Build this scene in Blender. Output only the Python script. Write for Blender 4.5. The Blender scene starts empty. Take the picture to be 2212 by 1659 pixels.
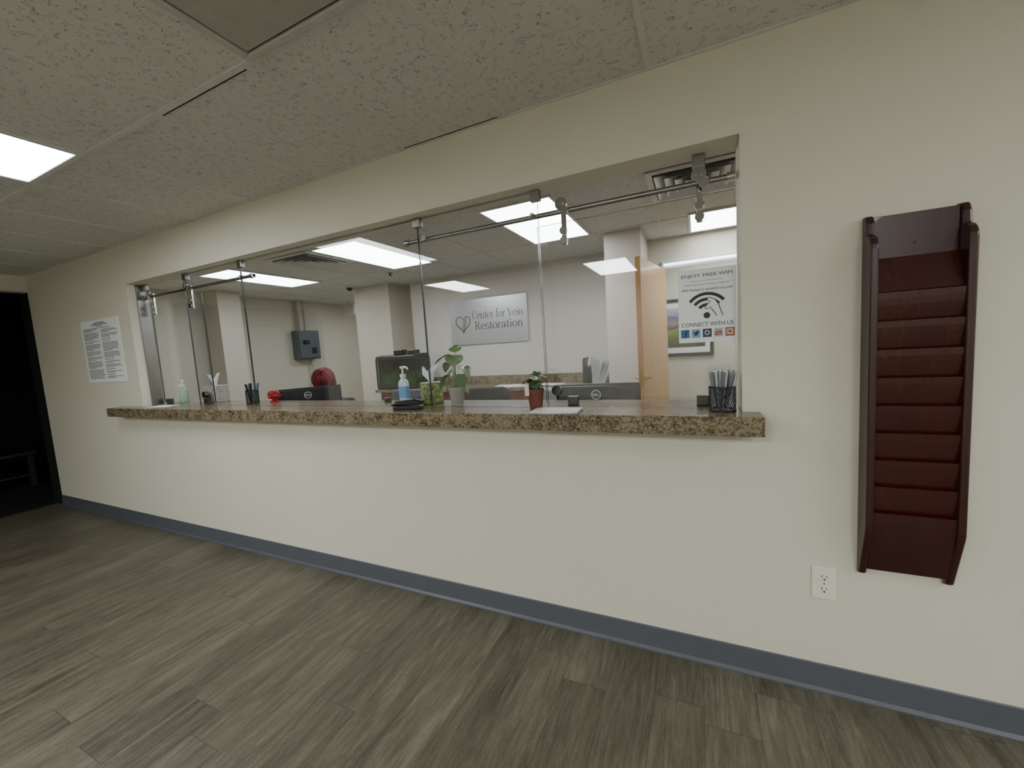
import bpy, bmesh, math, random
from mathutils import Matrix, Vector
random.seed(7)
COL=bpy.context.scene.collection
H=2.427
def s2l(c):
    c=c/255.0
    return c/12.92 if c<=0.04045 else ((c+0.055)/1.055)**2.4
def rgb(r,g,b): return (s2l(r),s2l(g),s2l(b),1.0)

# ---------------------------------------------------------------- materials
class N:
    def __init__(s,name):
        s.m=bpy.data.materials.new(name); s.m.use_nodes=True; s.t=s.m.node_tree
        s.b=s.t.nodes["Principled BSDF"]; s.out=s.t.nodes["Material Output"]
    def n(s,typ,**k):
        x=s.t.nodes.new(typ)
        for a,v in k.items(): setattr(x,a,v)
        return x
    def l(s,a,b): s.t.links.new(a,b)
    def inp(s,node,i,v):
        if hasattr(v,"is_output"): s.l(v,node.inputs[i])
        else: node.inputs[i].default_value=v
    def math(s,op,a,b=0.0,c=None):
        x=s.n("ShaderNodeMath",operation=op); s.inp(x,0,a); s.inp(x,1,b)
        if c is not None: s.inp(x,2,c)
        return x.outputs[0]
    def mix(s,f,a,b,mode='MIX'):
        x=s.n("ShaderNodeMix",data_type='RGBA',blend_type=mode)
        s.inp(x,0,f); s.inp(x,6,a); s.inp(x,7,b); return x.outputs[2]
    def coord(s,scale=(1,1,1),kind="Object",rot=(0,0,0)):
        c=s.n("ShaderNodeTexCoord"); m=s.n("ShaderNodeMapping")
        m.inputs["Scale"].default_value=scale; m.inputs["Rotation"].default_value=rot
        s.l(c.outputs[kind],m.inputs[0]); return m.outputs[0]
    def noise(s,vec,scale,detail=3,rough=.5,dist=0):
        x=s.n("ShaderNodeTexNoise"); s.l(vec,x.inputs["Vector"])
        x.inputs["Scale"].default_value=scale; x.inputs["Detail"].default_value=detail
        x.inputs["Roughness"].default_value=rough; x.inputs["Distortion"].default_value=dist
        return x.outputs[0]
    def ramp(s,f,stops,interp='LINEAR'):
        x=s.n("ShaderNodeValToRGB"); s.l(f,x.inputs[0]); r=x.color_ramp; r.interpolation=interp
        while len(r.elements)<len(stops): r.elements.new(0.5)
        for e,(p,c) in zip(r.elements,stops): e.position=p; e.color=c
        return x.outputs[0]
    def bump(s,h,strength=.3,dist=.01):
        x=s.n("ShaderNodeBump"); s.l(h,x.inputs["Height"]); x.inputs["Strength"].default_value=strength
        x.inputs["Distance"].default_value=dist; s.l(x.outputs[0],s.b.inputs["Normal"])
    def base(s,v): s.inp(s.b,"Base Color",v)
    def rough(s,v): s.inp(s.b,"Roughness",v)

def P(name,c,rough=.5,metal=0.0,var=.06,vs=20,bump=0,coat=0,emit=0):
    n=N(name); v=n.coord(); f=n.noise(v,vs,3)
    a=rgb(*c); lo=tuple(x*(1-var) for x in a[:3])+(1,); hi=tuple(min(1,x*(1+var)) for x in a[:3])+(1,)
    n.base(n.ramp(f,[(.3,lo),(.7,hi)])); n.rough(rough); n.b.inputs["Metallic"].default_value=metal
    if bump: n.bump(f,bump,.004)
    if coat: n.b.inputs["Coat Weight"].default_value=coat
    if emit:
        n.b.inputs["Emission Color"].default_value=a; n.b.inputs["Emission Strength"].default_value=emit
    return n.m
def EM(name,c,st):
    n=N(name); v=n.coord(); f=n.noise(v,60,1)
    n.base(rgb(235,240,240)); n.rough(.4)
    col=n.ramp(f,[(.3,tuple(x*.96 for x in c)+(1,)),(.7,tuple(c)+(1,))])
    n.l(col,n.b.inputs["Emission Color"]); n.b.inputs["Emission Strength"].default_value=st
    return n.m

def m_wall(name,c,bs=.12):
    n=N(name); v=n.coord(); f=n.noise(v,140,3,.6); g=n.noise(v,1.2,2)
    a=rgb(*c); n.base(n.ramp(g,[(.3,tuple(x*.97 for x in a[:3])+(1,)),(.7,a)])); n.rough(.62); n.bump(f,bs,.003); return n.m
def m_floor():
    n=N("vinyl_plank"); c=n.n("ShaderNodeTexCoord"); sp=n.n("ShaderNodeSeparateXYZ"); n.l(c.outputs["Object"],sp.inputs[0])
    X,Y=sp.outputs[0],sp.outputs[1]
    rx=n.math('DIVIDE',X,.178); row=n.math('FLOOR',rx); fx=n.math('FRACT',rx)
    w=n.n("ShaderNodeTexWhiteNoise",noise_dimensions='1D'); n.l(row,w.inputs["W"])
    ry=n.math('ADD',n.math('DIVIDE',Y,1.22),n.math('MULTIPLY',w.outputs[0],7.3)); col=n.math('FLOOR',ry); fy=n.math('FRACT',ry)
    cb=n.n("ShaderNodeCombineXYZ"); n.l(row,cb.inputs[0]); n.l(col,cb.inputs[1])
    w2=n.n("ShaderNodeTexWhiteNoise",noise_dimensions='2D'); n.l(cb.outputs[0],w2.inputs["Vector"]); r=w2.outputs[0]
    off=n.n("ShaderNodeCombineXYZ"); n.l(n.math('MULTIPLY',r,37),off.inputs[2]); n.l(n.math('MULTIPLY',r,11),off.inputs[1])
    va=n.n("ShaderNodeVectorMath",operation='ADD'); n.l(c.outputs["Object"],va.inputs[0]); n.l(off.outputs[0],va.inputs[1])
    def mp(s):
        m=n.n("ShaderNodeMapping"); m.inputs["Scale"].default_value=s; n.l(va.outputs[0],m.inputs[0]); return m.outputs[0]
    g1=n.noise(mp((18,2.2,1)),1.0,6,.72,1.1); g2=n.noise(mp((90,6.0,1)),1.0,6,.8,.6); g3=n.noise(mp((150,190,1)),1,3); g4=n.noise(mp((3.5,1.5,1)),1,4,.6)
    g=n.math('ADD',n.math('MULTIPLY',g1,.46),n.math('MULTIPLY',g2,.38))
    g=n.math('ADD',g,n.math('MULTIPLY',g4,.16))
    g=n.math('ADD',g,n.math('MULTIPLY',n.math('SUBTRACT',r,.5),.06))
    g=n.math('ADD',g,n.math('MULTIPLY',n.math('SUBTRACT',g3,.5),.14))
    colr=n.ramp(g,[(.35,rgb(54,49,40)),(.44,rgb(80,75,63)),(.53,rgb(98,93,79)),(.64,rgb(122,118,102))])
    ex=n.math('LESS_THAN',n.math('MINIMUM',fx,n.math('SUBTRACT',1,fx)),.007)
    ey=n.math('LESS_THAN',n.math('MINIMUM',fy,n.math('SUBTRACT',1,fy)),.0011)
    e=n.math('MAXIMUM',ex,ey)
    n.base(n.mix(n.math('MULTIPLY',e,.55),colr,rgb(42,38,31)))
    n.rough(n.math('ADD',n.math('MULTIPLY',g2,.22),.34)); n.bump(n.math('SUBTRACT',g2,e),.12,.003); return n.m
def m_ceiling():
    n=N("fissured_tile"); c=n.coord((1,1,1)); v=n.coord((1,1.4,1))
    a=n.noise(v,48,2,.5,1.0); band=n.math('LESS_THAN',n.math('ABSOLUTE',n.math('SUBTRACT',a,.5)),.022)
    k=n.noise(c,38,2); msk=n.math('GREATER_THAN',k,.535); fis=n.math('MULTIPLY',band,msk)
    p=n.noise(c,260,1); pin=n.math('GREATER_THAN',p,.69); e=n.math('MAXIMUM',fis,n.math('MULTIPLY',pin,.4))
    b=n.noise(c,1.1,2); bc=n.ramp(b,[(.3,rgb(204,204,199)),(.7,rgb(212,212,207))])
    n.base(n.mix(n.math('MULTIPLY',e,.60),bc,rgb(88,86,81))); n.rough(.9)
    n.bump(n.math('SUBTRACT',1,e),.25,.004); return n.m
def m_granite():
    n=N("speckled_laminate"); c=n.coord(); a=n.noise(c,75,6,.75,.3); b=n.noise(c,22,3,.6,.3); v=n.n("ShaderNodeTexVoronoi"); n.l(c,v.inputs["Vector"]); v.inputs["Scale"].default_value=170
    f=n.math('ADD',n.math('MULTIPLY',a,.72),n.math('MULTIPLY',b,.28))
    f=n.math('ADD',f,n.math('MULTIPLY',n.math('SUBTRACT',v.outputs["Distance"],.4),.12))
    n.base(n.ramp(f,[(.38,rgb(32,25,19)),(.45,rgb(78,64,47)),(.51,rgb(108,95,73)),(.57,rgb(142,131,106)),(.66,rgb(106,97,80))]))
    n.rough(.2); return n.m
def m_wood(name,c1,c2,rough=.35,sc=(6,6,.8),coat=.3):
    n=N(name); v=n.coord(sc); f=n.noise(v,6,5,.6,.8); n.base(n.ramp(f,[(.3,rgb(*c1)),(.7,rgb(*c2))])); n.rough(rough)
    n.b.inputs["Coat Weight"].default_value=coat; n.bump(f,.05,.003); return n.m
def m_glass(name="clear_glass",tint=(.972,.983,.978),gl=1.1):
    n=N(name); n.t.nodes.remove(n.b); tr=n.n("ShaderNodeBsdfTransparent"); tr.inputs[0].default_value=tint+(1,)
    g=n.n("ShaderNodeBsdfGlossy"); g.inputs["Roughness"].default_value=.0; g.inputs[0].default_value=(1,1,1,1)
    lw=n.n("ShaderNodeLayerWeight"); lw.inputs[0].default_value=.5; mx=n.n("ShaderNodeMixShader")
    sch=n.math('ADD',n.math('MULTIPLY',n.math('POWER',lw.outputs["Facing"],5.0),.96),.04)
    c=n.coord(); ns=n.noise(c,2,1); fac=n.math('MULTIPLY',sch,n.math('ADD',n.math('MULTIPLY',ns,.03),gl))
    fac=n.math('MINIMUM',fac,1.0)
    n.l(fac,mx.inputs[0]); n.l(tr.outputs[0],mx.inputs[1]); n.l(g.outputs[0],mx.inputs[2]); n.l(mx.outputs[0],n.out.inputs[0]); return n.m
def m_pattern(name,cols,sc=18,dist=2.5):
    n=N(name); v=n.coord(); f=n.noise(v,sc,1,.4,dist); st=[]
    for i,c in enumerate(cols): st.append((.28+.44*i/len(cols),rgb(*c)))
    n.base(n.ramp(f,st,'CONSTANT')); n.rough(.5); return n.m

WALL=m_wall("cream_paint",(212,209,192)); OWALL=m_wall("office_paint",(196,190,176)); PINKW=m_wall("office_pale_paint",(202,195,188))
FLOOR=m_floor(); CEIL=m_ceiling(); GRID=P("grid_white",(208,207,202),.7,var=.03); GRAN=m_granite()
BASEB=P("vinyl_blue_grey",(82,86,93),.45,var=.04); DARKW=P("unlit_room_black",(12,12,12),.8)
GLASS=m_glass(); GEDGE=P("glass_edge_green",(64,78,72),.2)
STEEL=P("brushed_steel",(150,150,148),.3,1.0,vs=90); CHROME=P("chrome",(190,190,190),.15,1.0); DSTEEL=P("dark_steel",(95,95,95),.3,1.0)
LIT=EM("lit_diffuser",(.93,.97,1.0),13.0); LITW=EM("lit_diffuser_waiting",(.94,.975,1.0),17.0); LITR=EM("lit_diffuser_rear",(.97,.985,1.0),37.0); GLARE=EM("glare_tube",(.90,.96,1.0),4.0)
OFFD=P("unlit_diffuser",(170,169,160),.55,var=.05); WMET=P("white_metal",(205,206,204),.4); DFRAME=P("fixture_frame_grey",(190,189,181),.5)
CHERRY=m_wood("cherry_wood",(50,12,9),(62,17,12),.26,(5,5,.6),.2); CHERRYD=m_wood("cherry_wood_dark",(46,16,13),(57,22,18),.33,(5,5,.6),.15)
OAK=m_wood("maple_veneer",(180,132,80),(198,154,100),.35,(8,8,.5),.2); OAKE=P("maple_edge",(164,110,56),.4)
CABW=m_wood("cabinet_red_brown",(86,30,22),(108,44,32),.4)
BLACK=P("black_plastic",(22,22,24),.35); BLACKG=P("gloss_black",(12,12,13),.12); DGREY=P("dark_grey_plastic",(34,36,39),.4)
PAPER=P("white_paper",(232,234,234),.7,var=.02); PAPERG=P("poster_paper",(240,242,244),.6,var=.02)
INK=P("dark_ink",(44,48,54),.6); INKL=P("light_ink",(130,133,138),.6); NAVY=P("navy_print",(30,32,58),.5); GREENP=P("sage_green_print",(132,150,128),.5)
OUTL=P("ivory_plastic",(226,222,204),.35,var=.02); HOLE=P("slot_black",(30,26,22),.6)
LEAF=P("leaf_green",(78,116,58),.4,var=.3,vs=30); LEAFD=P("leaf_dark_green",(46,80,42),.4,var=.3,vs=30); STEM=P("stem_green",(120,135,80),.5)
SOIL=P("potting_soil",(50,38,28),.9,bump=.6); POTG=P("grey_ceramic",(140,140,136),.45); POTR=P("terracotta_red",(104,56,46),.6)
CLEARP=m_glass("tank_glass",(.72,.78,.75),.8); GELG=P("pale_green_gel",(150,182,160),.15); LABEL=P("sanitizer_label",(100,155,208),.4); PUMP=P("white_pump",(228,230,230),.3)
TIS=P("white_tissue",(238,240,242),.8,var=.02)
BOX1=m_pattern("floral_carton",[(214,206,190),(228,140,84),(214,206,190),(70,150,190),(214,206,190),(190,96,60),(110,190,210)],26)
BOX2=m_pattern("leaf_carton",[(36,60,74),(120,140,60),(190,190,100),(50,84,80),(150,160,76),(34,50,60)],26)
RED=P("red_plastic",(160,20,26),.4,var=.15); HAIR=P("red_hair",(104,16,32),.5,var=.5,vs=60); SKIN=P("skin",(196,150,128),.5); SCRUB=P("navy_scrubs",(40,50,80),.8)
GBOX=P("grey_enamel",(90,98,102),.45,.2); PIPE=P("painted_pipe",(180,172,160),.5)
BRASS=P("brass",(200,160,80),.25,1.0); PENC=P("clear_pen_plastic",(176,180,184),.2); PEND=P("smoke_pen_plastic",(110,114,120),.25)
GREYF=P("grey_fabric",(150,152,156),.9,bump=.4); BLKF=P("black_fabric",(24,24,27),.8,bump=.3)
MATW=P("white_mat_board",(225,225,222),.6)
m=N("brushed_aluminium"); f=m.noise(m.coord((2,2,300)),1.5,3); m.base(m.ramp(f,[(.3,rgb(178,177,188)),(.7,rgb(206,205,211))])); m.b.inputs["Metallic"].default_value=.9; m.rough(.33); ALU=m.m
m=N("landscape_print"); c=m.n("ShaderNodeTexCoord"); sp=m.n("ShaderNodeSeparateXYZ"); m.l(c.outputs["Generated"],sp.inputs[0])
nz=m.noise(m.coord((3,3,9)),2.2,5,.6,.5); zz=m.math('ADD',sp.outputs[2],m.math('MULTIPLY',m.math('SUBTRACT',nz,.5),.35))
m.base(m.ramp(zz,[(.0,rgb(40,48,26)),(.28,rgb(84,100,42)),(.44,rgb(120,140,60)),(.5,rgb(64,70,74)),(.6,rgb(150,120,120)),(.75,rgb(84,98,140)),(.9,rgb(170,165,185))])); m.rough(.25); LAND=m.m

# ---------------------------------------------------------------- mesh builder
class MB:
    def __init__(s): s.v=[];s.f=[];s.mi=[]
    def add(s,vs,fs,mi=0,M=None):
        o=len(s.v)
        for p in vs:
            p=Vector(p); s.v.append(M@p if M else p)
        for f in fs: s.f.append([i+o for i in f]); s.mi.append(mi)
        return s
    def box(s,x0,x1,y0,y1,z0,z1,mi=0,M=None):
        vs=[(x0,y0,z0),(x1,y0,z0),(x1,y1,z0),(x0,y1,z0),(x0,y0,z1),(x1,y0,z1),(x1,y1,z1),(x0,y1,z1)]
        return s.add(vs,[(0,3,2,1),(4,5,6,7),(0,1,5,4),(1,2,6,5),(2,3,7,6),(3,0,4,7)],mi,M)
    def cyl(s,p0,p1,r0,r1=None,seg=20,mi=0,cap=True):
        r1=r0 if r1 is None else r1; p0=Vector(p0);p1=Vector(p1);d=(p1-p0).normalized()
        a=d.orthogonal().normalized(); b=d.cross(a); vs=[]
        for p,r in ((p0,r0),(p1,r1)):
            for i in range(seg):
                t=2*math.pi*i/seg; vs.append(p+a*r*math.cos(t)+b*r*math.sin(t))
        fs=[(i,(i+1)%seg,seg+(i+1)%seg,seg+i) for i in range(seg)]
        if cap: fs+= [tuple(reversed(range(seg))),tuple(range(seg,2*seg))]
        return s.add(vs,fs,mi)
    def lathe(s,prof,seg=28,c=(0,0,0),mi=0,sx=1,sy=1):
        vs=[];c=Vector(c)
        for r,z in prof:
            for i in range(seg):
                t=2*math.pi*i/seg; vs.append(c+Vector((r*math.cos(t)*sx,r*math.sin(t)*sy,z)))
        fs=[]
        for k in range(len(prof)-1):
            for i in range(seg): fs.append((k*seg+i,k*seg+(i+1)%seg,(k+1)*seg+(i+1)%seg,(k+1)*seg+i))
        fs.append(tuple(reversed(range(seg)))); n=(len(prof)-1)*seg; fs.append(tuple(range(n,n+seg)))
        return s.add(vs,fs,mi)
    def tube(s,pts,r,seg=8,mi=0):
        pts=[Vector(p) for p in pts]; R=r if isinstance(r,(list,tuple)) else [r]*len(pts); vs=[]
        for k,p in enumerate(pts):
            d=(pts[min(k+1,len(pts)-1)]-pts[max(k-1,0)]).normalized()
            up=Vector((0,0,1)) if abs(d.z)<.95 else Vector((1,0,0)); a=d.cross(up).normalized(); b=d.cross(a)
            for i in range(seg):
                t=2*math.pi*i/seg; vs.append(p+(a*math.cos(t)+b*math.sin(t))*R[k])
        fs=[]
        for k in range(len(pts)-1):
            for i in range(seg): fs.append((k*seg+i,k*seg+(i+1)%seg,(k+1)*seg+(i+1)%seg,(k+1)*seg+i))
        fs.append(tuple(reversed(range(seg)))); n=(len(pts)-1)*seg; fs.append(tuple(range(n,n+seg)))
        return s.add(vs,fs,mi)
    def sph(s,c,r,mi=0,seg=16,ring=10,sc=(1,1,1)):
        vs=[];c=Vector(c)
        for k in range(ring+1):
            a=math.pi*k/ring
            for i in range(seg):
                t=2*math.pi*i/seg; rr=max(math.sin(a),.001)*r
                vs.append(c+Vector((rr*math.cos(t)*sc[0],rr*math.sin(t)*sc[1],-math.cos(a)*r*sc[2])))
        fs=[]
        for k in range(ring):
            for i in range(seg): fs.append((k*seg+i,k*seg+(i+1)%seg,(k+1)*seg+(i+1)%seg,(k+1)*seg+i))
        return s.add(vs,fs,mi)
    def prism_x(s,prof,x0,x1,mi=0):
        n=len(prof); vs=[(x0,y,z) for y,z in prof]+[(x1,y,z) for y,z in prof]
        fs=[(i,(i+1)%n,n+(i+1)%n,n+i) for i in range(n)]+[tuple(reversed(range(n))),tuple(range(n,2*n))]
        return s.add(vs,fs,mi)
    def prism_y(s,prof,y0,y1,mi=0):
        n=len(prof); vs=[(x,y0,z) for x,z in prof]+[(x,y1,z) for x,z in prof]
        fs=[(i,(i+1)%n,n+(i+1)%n,n+i) for i in range(n)]+[tuple(reversed(range(n))),tuple(range(n,2*n))]
        return s.add(vs,fs,mi)
    def obj(s,name,mats,parent=None,loc=(0,0,0),smooth=False,bevel=0,bseg=2,rot=0):
        me=bpy.data.meshes.new(name); me.from_pydata([tuple(v) for v in s.v],[],s.f)
        if not isinstance(mats,(list,tuple)): mats=[mats]
        for m in mats: me.materials.append(m)
        for p,i in zip(me.polygons,s.mi): p.material_index=i
        bm=bmesh.new(); bm.from_mesh(me); bmesh.ops.recalc_face_normals(bm,faces=bm.faces); bm.to_mesh(me); bm.free()
        if smooth:
            me.polygons.foreach_set("use_smooth",[True]*len(me.polygons)); me.set_sharp_from_angle(angle=math.radians(40))
        o=bpy.data.objects.new(name,me); COL.objects.link(o); o.location=loc; o.rotation_euler[2]=rot
        if parent: o.parent=parent
        if bevel:
            b=o.modifiers.new("bevel","BEVEL"); b.width=bevel; b.segments=bseg; b.limit_method='ANGLE'
        return o
def thing(name,label,cat,loc,rot=0,group=None):
    e=bpy.data.objects.new(name,None); e.empty_display_size=.05; COL.objects.link(e); e.location=loc; e.rotation_euler[2]=rot
    e["label"]=label; e["category"]=cat
    if group: e["group"]=group
    return e
def tag(o,label,cat,group=None):
    o["label"]=label; o["category"]=cat
    if group: o["group"]=group
    return o
def struct(o): o["kind"]="structure"; return o
def copy_tree(src,loc,rot=None):
    n=src.copy(); COL.objects.link(n); n.location=loc
    if rot is not None: n.rotation_euler[2]=rot
    for ch in list(src.children):
        c=ch.copy(); COL.objects.link(c); c.parent=n
        for g in list(ch.children):
            d=g.copy(); COL.objects.link(d); d.parent=c
    return n
def text_mb(mb,string,cx,cz,y,w=None,h=None,size=1,mi=0,thick=0.0,align='C',shear=0):
    cu=bpy.data.curves.new("tmp","FONT"); cu.body=string; cu.size=1; cu.offset=thick; cu.resolution_u=4; cu.shear=shear
    o=bpy.data.objects.new("tmp",cu); COL.objects.link(o); bpy.context.view_layer.update()
    dg=bpy.context.evaluated_depsgraph_get(); me=bpy.data.meshes.new_from_object(o.evaluated_get(dg))
    xs=[v.co.x for v in me.vertices]; ys=[v.co.y for v in me.vertices]
    x0,x1,y0,y1=min(xs),max(xs),min(ys),max(ys)
    kx=(w/(x1-x0)) if w else (h/(y1-y0)); ky=(h/(y1-y0)) if h else kx
    vs=[]
    for v in me.vertices:
        px=(v.co.x-(x0+x1)/2)*kx
        vs.append((cx+px,y,cz+(v.co.y-(y0+y1)/2)*ky))
    mb.add(vs,[tuple(p.vertices) for p in me.polygons],mi)
    bpy.data.objects.remove(o); bpy.data.meshes.remove(me); bpy.data.curves.remove(cu); return mb
def arc_mb(mb,cx,cz,r,t,a0,a1,y,mi=0,n=20,sx=1):
    vs=[];fs=[]
    for i in range(n+1):
        a=math.radians(a0+(a1-a0)*i/n)
        for rr in (r-t/2,r+t/2): vs.append((cx+rr*math.cos(a)*sx,y,cz+rr*math.sin(a)))
    for i in range(n): fs.append((2*i,2*i+1,2*i+3,2*i+2))
    mb.add(vs,fs,mi)
def stroke_mb(mb,pts,t,y,mi=0):
    vs=[];fs=[]
    P_=[Vector((p[0],0,p[1])) for p in pts]
    for k,p in enumerate(P_):
        d=(P_[min(k+1,len(P_)-1)]-P_[max(k-1,0)]).normalized(); nn=Vector((-d.z,0,d.x))
        tt=t[k] if isinstance(t,list) else t
        for sgn in (-.5,.5): q=p+nn*tt*sgn; vs.append((q.x,y,q.z))
    for i in range(len(P_)-1): fs.append((2*i,2*i+1,2*i+3,2*i+2))
    mb.add(vs,fs,mi)
def flat(mb,x0,x1,z0,z1,y,mi=0): mb.add([(x0,y,z0),(x1,y,z0),(x1,y,z1),(x0,y,z1)],[(0,1,2,3)],mi)
# high-contrast serif lettering drawn with strokes: L=thick line, l=thin line, a=modulated arc, d=dot
SER={'C':(.64,[('a',.34,.36,.29,.36,48,312),('l',.545,.70,.545,.50),('l',.545,.10,.545,.20)]),
'e':(.47,[('a',.24,.24,.19,.24,0,318),('l',.06,.26,.43,.26)]),
'n':(.56,[('L',.12,.01,.12,.46),('l',.03,.01,.21,.01),('l',.03,.46,.12,.46),('a',.27,.29,.15,.18,5,170),('L',.42,.01,.42,.30),('l',.33,.01,.51,.01)]),
't':(.34,[('L',.15,.08,.15,.62),('l',.03,.46,.29,.46),('a',.23,.09,.08,.09,180,330)]),
'r':(.42,[('L',.12,.01,.12,.46),('l',.03,.01,.21,.01),('l',.03,.46,.12,.46),('a',.25,.32,.13,.15,50,175),('d',.33,.42)]),
'f':(.33,[('L',.14,.01,.14,.62),('l',.04,.01,.25,.01),('l',.03,.46,.27,.46),('a',.25,.62,.11,.12,45,180),('d',.32,.69)]),
'o':(.51,[('a',.25,.24,.20,.24,0,360)]),
'V':(.66,[('L',.08,.71,.34,0),('l',.34,0,.59,.71),('l',.0,.71,.18,.71),('l',.50,.71,.67,.71)]),
'i':(.27,[('L',.13,.01,.13,.46),('l',.04,.01,.22,.01),('l',.04,.46,.13,.46),('d',.13,.66)]),
'R':(.66,[('L',.14,.01,.14,.71),('l',.03,.01,.25,.01),('l',.03,.71,.30,.71),('l',.14,.36,.30,.36),('a',.30,.535,.17,.175,-90,90),('L',.32,.36,.54,.01),('l',.48,.01,.64,.01)]),
's':(.40,[('a',.20,.355,.125,.115,50,270),('a',.20,.12,.14,.12,90,-140),('l',.31,.47,.31,.36),('l',.07,.0,.07,.12)]),
'a':(.46,[('a',.19,.13,.14,.13,0,360),('L',.35,.02,.35,.33),('l',.35,.01,.43,.01),('a',.22,.34,.13,.13,0,150),('d',.11,.38)]),
' ':(.24,[])}
def serif(mb,string,x0,z0,y,w,h,mi=0,TK=.085,TN=.026):
    tot=sum(SER[c][0] for c in string); kx=w/tot; kz=h/.72; x=x0
    for ch in string:
        adv,st=SER[ch]
        for q in st:
            if q[0] in 'Ll':
                t=(TK if q[0]=='L' else TN)*kx; _,a,b,c,d=q
                stroke_mb(mb,[(x+a*kx,z0+b*kz),(x+c*kx,z0+d*kz)],t,y,mi)
            elif q[0]=='a':
                _,cx,cz,rx,rz,a0,a1=q; pts=[];ts=[]
                for i in range(25):
                    a=math.radians(a0+(a1-a0)*i/24); pts.append((x+(cx+rx*math.cos(a))*kx,z0+(cz+rz*math.sin(a))*kz)); ts.append((TN+(TK-TN)*abs(math.cos(a))**1.3)*kx)
                stroke_mb(mb,pts,ts,y,mi)
            else: arc_mb(mb,x+q[1]*kx,z0+q[2]*kz,.026*kx,.052*kx,0,360,y,mi,12)
        x+=adv*kx

# ---------------------------------------------------------------- room shell
struct(MB().box(-10.2,3.3,-5.3,5.3,-.1,0).obj("floor",FLOOR))
struct(MB().box(-10.2,3.3,-5.3,5.3,H,H+.1).obj("ceiling",CEIL))
WT=2.11;CT=1.085;CB=1.012;WX0=-4.29;WX1=.155;TH=.16
w=MB(); w.box(-6.25,WX0,0,TH,0,H); w.box(WX1,3.2,0,TH,0,H); w.box(WX0,WX1,0,TH,0,CB); w.box(WX0,WX1,0,TH,WT,H)
struct(w.obj("wall_reception",WALL))
struct(MB().box(3.2,3.3,-5.2,TH,0,H).obj("wall_east",WALL))
struct(MB().box(-6.25,3.3,-5.3,-5.2,0,H).obj("wall_south",WALL))
w=MB(); w.box(-6.35,-6.25,-5.2,-3.4,0,H); w.box(-6.35,-6.25,-3.4,0,2.285,H)
struct(w.obj("wall_west",WALL))
struct(MB().box(-6.36,-6.24,-3.4,-.001,2.262,2.285).obj("trim_1",DFRAME))
# side room: its lack of light is painted as near-black surfaces
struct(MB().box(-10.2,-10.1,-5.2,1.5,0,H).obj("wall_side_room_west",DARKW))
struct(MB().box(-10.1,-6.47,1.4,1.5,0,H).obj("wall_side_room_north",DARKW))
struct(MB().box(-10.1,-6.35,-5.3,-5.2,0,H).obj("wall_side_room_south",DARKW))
struct(MB().box(-6.47,-6.455,0,1.4,0,2.28).box(-6.455,-6.2505,.0005,.02,0,2.26).obj("wall_cover_side_room",DARKW))  # thin dark sheets laid over wall ends that caught the light
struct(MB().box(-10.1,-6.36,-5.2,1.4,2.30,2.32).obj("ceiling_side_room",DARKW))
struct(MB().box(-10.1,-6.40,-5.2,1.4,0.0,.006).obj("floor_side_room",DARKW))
# office shell
struct(MB().box(-6.35,1.4,TH,5.0,0.0,.004).obj("floor_office_bounce",m_wall("office_bounce_pale",(178,172,160))))  # unseen pale slab added to bounce light onto the office ceiling
struct(MB().box(-6.45,-6.35,.02,5.1,0,H).obj("wall_office_west",OWALL))
struct(MB().box(-6.35,-3.7,5.0,5.1,0,H).obj("wall_office_north",OWALL))
struct(MB().box(-3.85,-.46,3.15,3.3,0,H).obj("wall_office_sign",PINKW))
struct(MB().box(-3.85,-3.7,3.3,5.0,0,H).obj("wall_office_return",OWALL))
struct(MB().box(-4.72,-4.05,2.9,3.4,0,H).obj("wall_pillar_office",OWALL))
struct(MB().box(-6.35,-5.97,1.66,1.97,0,H).obj("wall_pillar_west",OWALL))
struct(MB().box(-.80,-.46,2.27,3.149,0,H).obj("wall_pillar_door",PINKW))
w=MB(); w.box(-.46,-.31,2.88,3.0,0,H); w.box(-.31,.62,2.88,3.0,2.12,H); w.box(.62,1.4,2.88,3.0,0,H)
struct(w.obj("wall_office_door",OWALL))
struct(MB().box(1.4,1.5,TH,4.3,0,H).obj("wall_office_east",OWALL))
struct(MB().box(-.9,1.4,4.1,4.2,0,H).obj("wall_hall_north",OWALL))
struct(MB().box(-.9,-.8,3.3,4.1,0,H).obj("wall_hall_west",OWALL))
w=MB(); w.box(-.33,.64,2.86,2.88,2.10,2.15); w.box(.60,.64,2.86,2.88,0,2.10)
struct(w.obj("trim_2",WMET))
def bb(name,x0,x1):
    o=MB().prism_x([(0,0),(-.016,0),(-.016,.006),(-.006,.016),(-.005,.108),(-.002,.111),(0,.111)],x0,x1).obj(name,BASEB); struct(o)
bb("baseboard_reception",-6.25,3.2)
g=MB(); hz=.011
for k in range(-10,6):
    x=-.152+.61*k
    if -6.24<x<3.19: g.box(x-hz,x+hz,-5.2,0,H-.005,H+.001)
for y in (-.765,-1.985,-3.205,-4.425): g.box(-6.25,3.2,y-hz,y+hz,H-.0055,H+.001)
g.box(-6.25,3.2,-.014,0,H-.004,H+.001)
struct(g.obj("trim_3",GRID))
g=MB()
for k in range(-9,4):
    x=-.28+.61*k
    if -6.34<x<1.39: g.box(x-hz,x+hz,TH,3.14 if x>-3.85 else 5,H-.005,H+.001)
for y in (.99,2.21): g.box(-6.3,1.4,y-hz,y+hz,H-.0055,H+.001)
g.box(-6.3,-3.85,3.43-hz,3.43+hz,H-.0055,H+.001)
struct(g.obj("trim_4",GRID))
# narrow dark gaps where tiles sit askew in the grid
g=MB(); g.box(-1.98,-1.43,-.749,-.744,H-.0012,H+.001); g.box(-1.33,-.80,-.020,-.015,H-.0012,H+.001)
struct(g.obj("trim_6",HOLE))
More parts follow.
